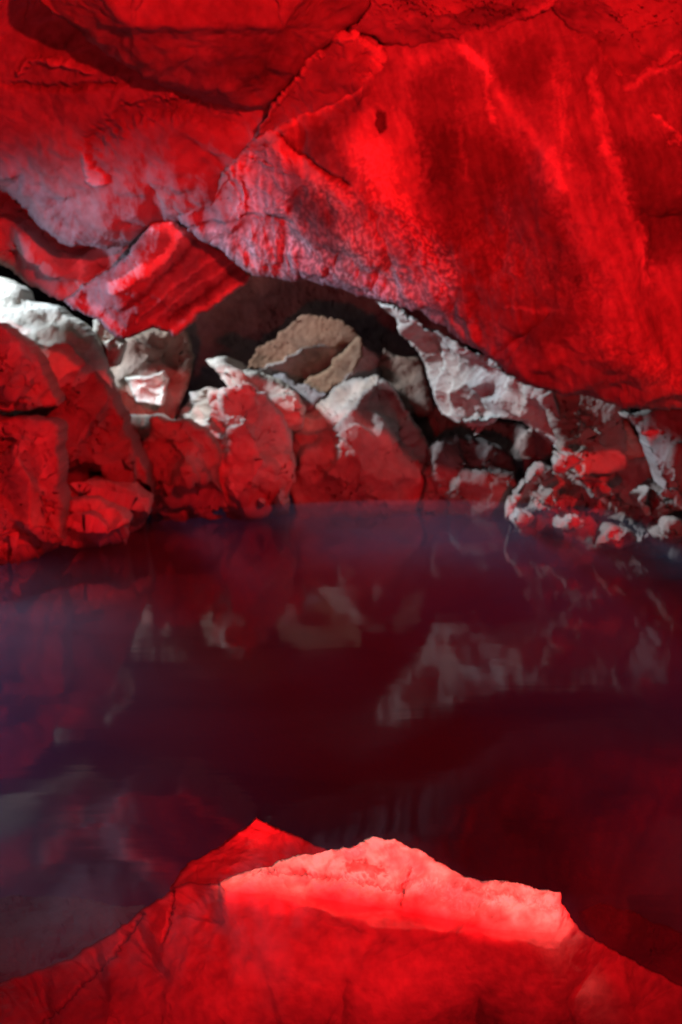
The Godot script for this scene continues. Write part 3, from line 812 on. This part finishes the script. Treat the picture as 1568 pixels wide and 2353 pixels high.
func make_right_side():
	rock("boulder", "dark boulder standing in the water before the right bank",  # out of view at right, placed to shade the rubble bank
		[1640,1060,5.5, 1660,900,5.4, 1760,800,5.4, 1950,780,5.4, 2060,900,5.5, 2080,1480,-0.4, 1640,1480,-0.4, 1625,1250,5.4],
		[1800,950,5.1, 1750,1200,5.05, 1950,1100,5.1], {"cell": 9.0, "thick": 0.6, "rough": 0.04, "color": Color(0.2, 0.17, 0.16)})
	rock("hanging_rock", "mottled white rock hanging down from under the streaked boulder",
		[862,698,8.20, 900,706,8.10, 950,730,8.00, 1000,760,7.90, 1040,780,7.80, 1100,815,7.70, 1200,882,7.55, 1272,905,7.45, 1282,950,7.45, 1302,1000,7.45, 1312,1042,7.45, 1290,1038,7.50, 1250,1000,7.60, 1200,970,7.65, 1150,963,7.70, 1100,975,7.80, 1060,980,7.90, 1020,950,8.05, 990,900,8.15, 970,830,8.20, 920,752,8.25],
		[1040,860,7.95, 1120,900,7.80, 1200,930,7.62, 1080,940,7.88],
		{"smooth": 1, "cell": 3.5, "thick": 0.5, "edge": 5.0, "round": 0.02, "rough": 0.04, "fine": 0.007, "color": Color(0.52, 0.50, 0.48), "vary": 0.5})
	rock("boulder", "red boulder behind the hanging white rock at right",
		[1255,890,7.50, 1330,880,7.50, 1440,900,7.50, 1450,1000,7.45, 1440,1080,7.40, 1330,1100,7.35, 1290,1040,7.40],
		[1350,1000,7.28], {"cell": 5.0, "thick": 0.4, "rough": 0.03, "color": Color(0.36, 0.3, 0.27)})
	rock("stone", "pale slanting block under the right edge of the streaked boulder",
		[1322,944,7.70, 1372,937,7.60, 1422,948,7.45, 1450,985,7.40, 1475,1025,7.35, 1500,1062,7.35, 1435,1062,7.40, 1410,1030,7.45, 1370,985,7.58],
		[1420,1000,7.45], {"cell": 3.5, "thick": 0.35, "edge": 5.0, "round": 0.02, "rough": 0.02, "color": Color(0.55, 0.50, 0.44)})
	rock("boulder", "mauve boulder at the right border under the roof",
		[1432,948,7.0, 1568,940,6.9, 1650,940,6.85, 1650,1180,6.72, 1568,1165,6.75, 1515,1130,6.8, 1500,1065,6.85, 1478,1010,6.95],
		[1560,1040,6.75, 1520,1000,6.85], {"cell": 4.5, "thick": 0.5, "rough": 0.05, "fine": 0.014, "color": Color(0.42, 0.38, 0.37)})
	rock("rubble_bank", "bank of broken brown and pink rubble sloping to the water at right",
		[1165,1180,7.7, 1190,1110,7.85, 1250,1060,7.8, 1320,1070,7.6, 1400,1075,7.45, 1500,1062,7.3, 1568,1080,7.1, 1650,1095,7.05, 1650,1300,-0.03, 1568,1290,-0.03, 1450,1280,-0.03, 1370,1262,-0.03, 1300,1240,-0.03, 1230,1220,-0.03, 1175,1212,-0.03],
		[1300,1150,7.5, 1400,1170,7.3, 1500,1180,7.1, 1250,1170,7.6, 1450,1120,7.35],
		{"chip": 0.12, "cell": 3.5, "thick": 0.5, "rough": 0.05, "fine": 0.018, "edge": 5.0, "round": 0.02, "color": Color(0.40, 0.33, 0.31), "vary": 0.5, "category": "rubble"})
	var stones := [
		["pale stone below the tip of the hanging white rock", 1305, 1062, 7.1, 38, 26, 0.55], ["lilac lump of stone at the left toe of the rubble bank", 1205, 1195, 7.45, 26, 18, 0.6],
		["lilac stone with a white face at the waterline of the rubble bank", 1312, 1205, 7.15, 32, 24, 0.62], ["pink stone at the waterline near the middle of the rubble bank", 1410, 1235, 6.95, 48, 26, 0.5],
		["red wedge shaped stone high on the rubble bank", 1255, 1150, 7.3, 34, 24, 0.4], ["red triangular stone at the right of the rubble bank", 1520, 1165, 6.9, 52, 34, 0.4],
		["pale stone leaning against the red triangular stone", 1480, 1150, 6.95, 20, 40, 0.55], ["pink stone at the waterline by the right border", 1545, 1225, 6.75, 40, 30, 0.5],
		["brown stone in the middle of the rubble bank", 1370, 1120, 7.15, 60, 26, 0.36], ["grey stone at the top of the rubble bank", 1240, 1090, 7.5, 36, 26, 0.4]]
	for s in stones:
		var out := []
		for k in 7:
			var a := TAU * (k + 0.35 * sin(k * 5.1 + s[1])) / 7.0
			var rr := 0.85 + 0.3 * sin(k * 2.4 + s[1] * 0.7)
			out.append_array([s[1] + cos(a) * s[4] * rr, s[2] + sin(a) * s[5] * rr, s[3] - cos(a) * s[4] * 0.002])
		rock("stone", s[0], out, [s[1] + s[4] * 0.25 * sin(s[1]), s[2] - s[5] * 0.3, s[3] - 0.08, s[1] - s[4] * 0.2, s[2] + s[5] * 0.35, s[3] - 0.07], {"cell": 3.0, "thick": 0.2, "edge": 5.0, "round": 0.02, "rough": 0.02, "fine": 0.01, "jag": 6.0, "smooth": 1, "seed": s[1] * 0.1, "color": Color(s[6], s[6] * 0.9, s[6] * 0.85) * 0.8, "group": "stones on the rubble bank"})

# ------------------------------------------------------------------ near rock

func make_foreground():
	rock("near_rock", "bright wet rock breaking the water in the foreground",
		[500,2030,0.0, 545,2002,0.02, 612,1990,0.03, 640,1975,0.045, 700,1958,0.06, 760,1945,0.075, 800,1938,0.085, 860,1922,0.10, 905,1926,0.10, 950,1945,0.09, 1000,1975,0.075, 1040,2000,0.065, 1100,2016,0.06, 1200,2032,0.06, 1290,2052,0.06, 1300,2085,0.03, 1330,2138,-0.01, 1400,2180,-0.07, 1500,2232,-0.15, 1620,2285,-0.22, 1790,2330,-0.28, 1790,2440,-0.29, -220,2440,-0.30, -220,2330,-0.32, 0,2260,-0.28, 160,2200,-0.22, 270,2135,-0.15, 335,2085,-0.09, 400,2040,-0.04, 430,2028,-0.03],
		[620,1996,0.025, 740,2006,0.035, 900,2030,0.045, 920,2035,0.04, 1000,2040,0.045, 1100,2075,0.03, 1200,2090,0.03, 1280,2075,0.045,
		 520,2040,-0.003, 700,2068,0.0, 900,2090,0.0, 1100,2130,0.0, 1280,2158,0.0, 1310,2160,-0.01,
		 700,2110,-0.018, 860,2150,-0.037, 1000,2160,-0.03, 1200,2190,-0.03, 600,2200,-0.066, 800,2260,-0.10, 1100,2290,-0.105, 1300,2300,-0.115, 380,2250,-0.13, 250,2300,-0.2, 120,2380,-0.26, 1450,2330,-0.17, 900,2380,-0.165, 500,2120,-0.045, 500,2330,-0.15, 1200,2380,-0.165],
		{"crest": 0.007, "grain": 0.4, "vary": 0.3, "cell": 3.5, "mat": M.wet, "chip": 0.006, "back": Vector3(0, -0.95, -0.3), "wet": 0.012, "waterline_dark": 0.7, "thick": 0.7, "edge": 8.0, "round": 0.02, "rough": 0.004, "fine": 0.002, "jag": 5.0, "smooth": 3, "soft": 3, "color": Color(0.66, 0.62, 0.58), "marks": [
			{"p": [620,1996, 700,2006, 780,2018, 860,2030, 918,2045], "w": 10.0, "s": 0.7, "r": 8.0, "c": Color(0.55, 0.4, 0.42), "h": -0.005},
			{"p": [945,1990, 940,2015, 925,2035, 918,2085], "w": 6.0, "s": 0.7, "r": 6.0, "c": Color(0.6, 0.45, 0.45), "h": -0.006},
			{"p": [800,1980, 830,1975, 880,1990, 890,2012, 840,2012, 790,2000], "fill": true, "w": 14.0, "s": 1.0, "r": 14.0, "c": Color(0.5, 0.35, 0.36)},
			{"p": [560,2000, 600,1990, 640,2000, 600,2012], "fill": true, "w": 10.0, "s": 1.0, "r": 10.0, "c": Color(0.65, 0.5, 0.55), "speck": 1.5},
			{"p": [1040,2030, 1100,2045, 1200,2060], "w": 12.0, "s": 1.0, "r": 10.0, "c": Color(0.6, 0.5, 0.5)},
			{"p": [1110,2018, 1200,2030, 1290,2050], "w": 14.0, "s": 0.8, "r": 8.0, "c": Color(0.5, 0.35, 0.4), "speck": 1.2},
			{"p": [330,2100, 255,2200, 235,2215, 160,2290, 92,2353, 80,2420], "w": 7.0, "s": 0.9, "r": 4.0, "c": Color(0.2, 0.2, 0.2), "h": -0.006},
			{"p": [940,2025, 1000,2035, 1060,2075, 1180,2062, 1290,2080], "w": 30.0, "s": 1.0, "r": 16.0, "c": Color(1.35, 1.4, 1.45), "speck": 1.5},
			{"p": [640,2030, 760,2040, 860,2055], "w": 30.0, "s": 1.0, "r": 12.0, "c": Color(1.15, 0.95, 0.9)},
			{"p": [700,1960, 800,1948, 860,1932, 910,1935], "w": 16.0, "s": 1.0, "r": 10.0, "c": Color(1.3, 1.3, 1.3), "speck": 1.5},
			{"p": [400,2045, 390,2110, 372,2160], "w": 5.0, "s": 0.8, "r": 4.0, "c": Color(0.4, 0.4, 0.4), "h": -0.01}]})
	rock("sunken_rock", "dull red rock peak at the surface just behind the bright wet rock",
		[390,2040,-0.07, 430,1988,-0.04, 510,1932,-0.01, 590,1876,0.03, 650,1905,0.005, 760,1950,-0.05, 820,1990,-0.12, 640,2045,-0.05, 500,2055,-0.04, 420,2045,-0.06],
		[590,1955,-0.01, 640,1985,-0.03, 520,1995,-0.02],
		{"cell": 4.0, "mat": M.rock, "chip": 0.015, "back": Vector3(0, -0.95, -0.3), "wet": 0.004, "waterline_dark": 0.45, "thick": 0.5, "edge": 8.0, "round": 0.02, "rough": 0.006, "jag": 4.0, "color": Color(0.4, 0.36, 0.34)})
	rock("sunken_slab", "cracked drowned slab in the bottom left corner",
		[-200,2060, -0.75, 100,2050, -0.75, 250,2080, -0.70, 340,2085, -0.65, 420,2040, -0.60, 330,2150, -0.63, 250,2230, -0.67, 120,2330, -0.67, 90,2460, -0.67, -200,2460, -0.67],
		[150,2180, -0.70, 20,2250, -0.67],
		{"cell": 6.0, "mat": M.rock, "chip": 0.02, "back": Vector3(0, -1.20, -0.3), "wet": 0.004, "waterline_dark": 0.45, "thick": 0.5, "edge": 8.0, "round": 0.02, "rough": 0.02, "color": Color(0.10, 0.09, 0.09), "marks": [
			{"p": [330,2095, 220,2150, 100,2210], "w": 8.0, "s": 0.9, "r": 4.0, "c": Color(0.3, 0.3, 0.3), "h": -0.02}]})
	rock("sunken_slab", "drowned pinkish slab at the right behind the bright wet rock",
		[1330,2090, -0.55, 1380,2070, -0.55, 1450,2095, -0.55, 1568,2140, -0.55, 1760,2160, -0.55, 1760,2420, -0.65, 1500,2420, -0.65, 1400,2230, -0.63],
		[1500,2200, -0.57],
		{"cell": 6.0, "mat": M.rock, "chip": 0.02, "back": Vector3(0, -0.95, -0.3), "wet": 0.004, "waterline_dark": 0.45, "thick": 0.4, "edge": 8.0, "round": 0.02, "rough": 0.02, "color": Color(0.24, 0.2, 0.19)})

# ------------------------------------------------------------------ mist

func fog(called: String, at: Vector3, size: Vector3, color: Color, density: float, shape: int, label: String):
	var m := FogMaterial.new()
	m.albedo = color.linear_to_srgb()
	m.density = density
	var f := FogVolume.new()
	f.name = called
	f.shape = shape
	f.size = size
	f.material = m
	f.position = at
	add_child(f, true)
	tag(f, label, "mist", "", "stuff")

func make_mist():
	fog("murky_water", Vector3(0, -0.71, -5.0), Vector3(13.0, 1.4, 11.0), Color(0.04, 0.22, 0.62), 0.24, RenderingServer.FOG_VOLUME_SHAPE_BOX, "murky violet depth of the pool")
	var wisps := [[0.35, 0.06, -6.9, 2.8, 0.36, 1.6, 0.20], [-0.5, 0.05, -6.2, 2.2, 0.28, 1.8, 0.18], [0.9, 0.05, -5.8, 2.4, 0.30, 2.0, 0.20], [0.2, 0.06, -5.2, 3.0, 0.30, 1.8, 0.20], [-0.7, 0.05, -4.8, 2.2, 0.24, 1.6, 0.16], [0.5, 0.04, -4.3, 2.6, 0.22, 1.4, 0.20], [-0.1, 0.03, -3.8, 2.0, 0.16, 0.9, 0.18]]
	for k in wisps.size():
		var w: Array = wisps[k]
		fog("mist", Vector3(w[0], w[1], w[2]), Vector3(w[3], w[4], w[5]), Color(0.45, 0.58, 0.92) if k < 3 else Color(0.22, 0.42, 0.66), w[6] * 1.15, RenderingServer.FOG_VOLUME_SHAPE_ELLIPSOID, "thin mauve mist lying over the pool")  # nearer wisps get a bluer colour in place of cool light
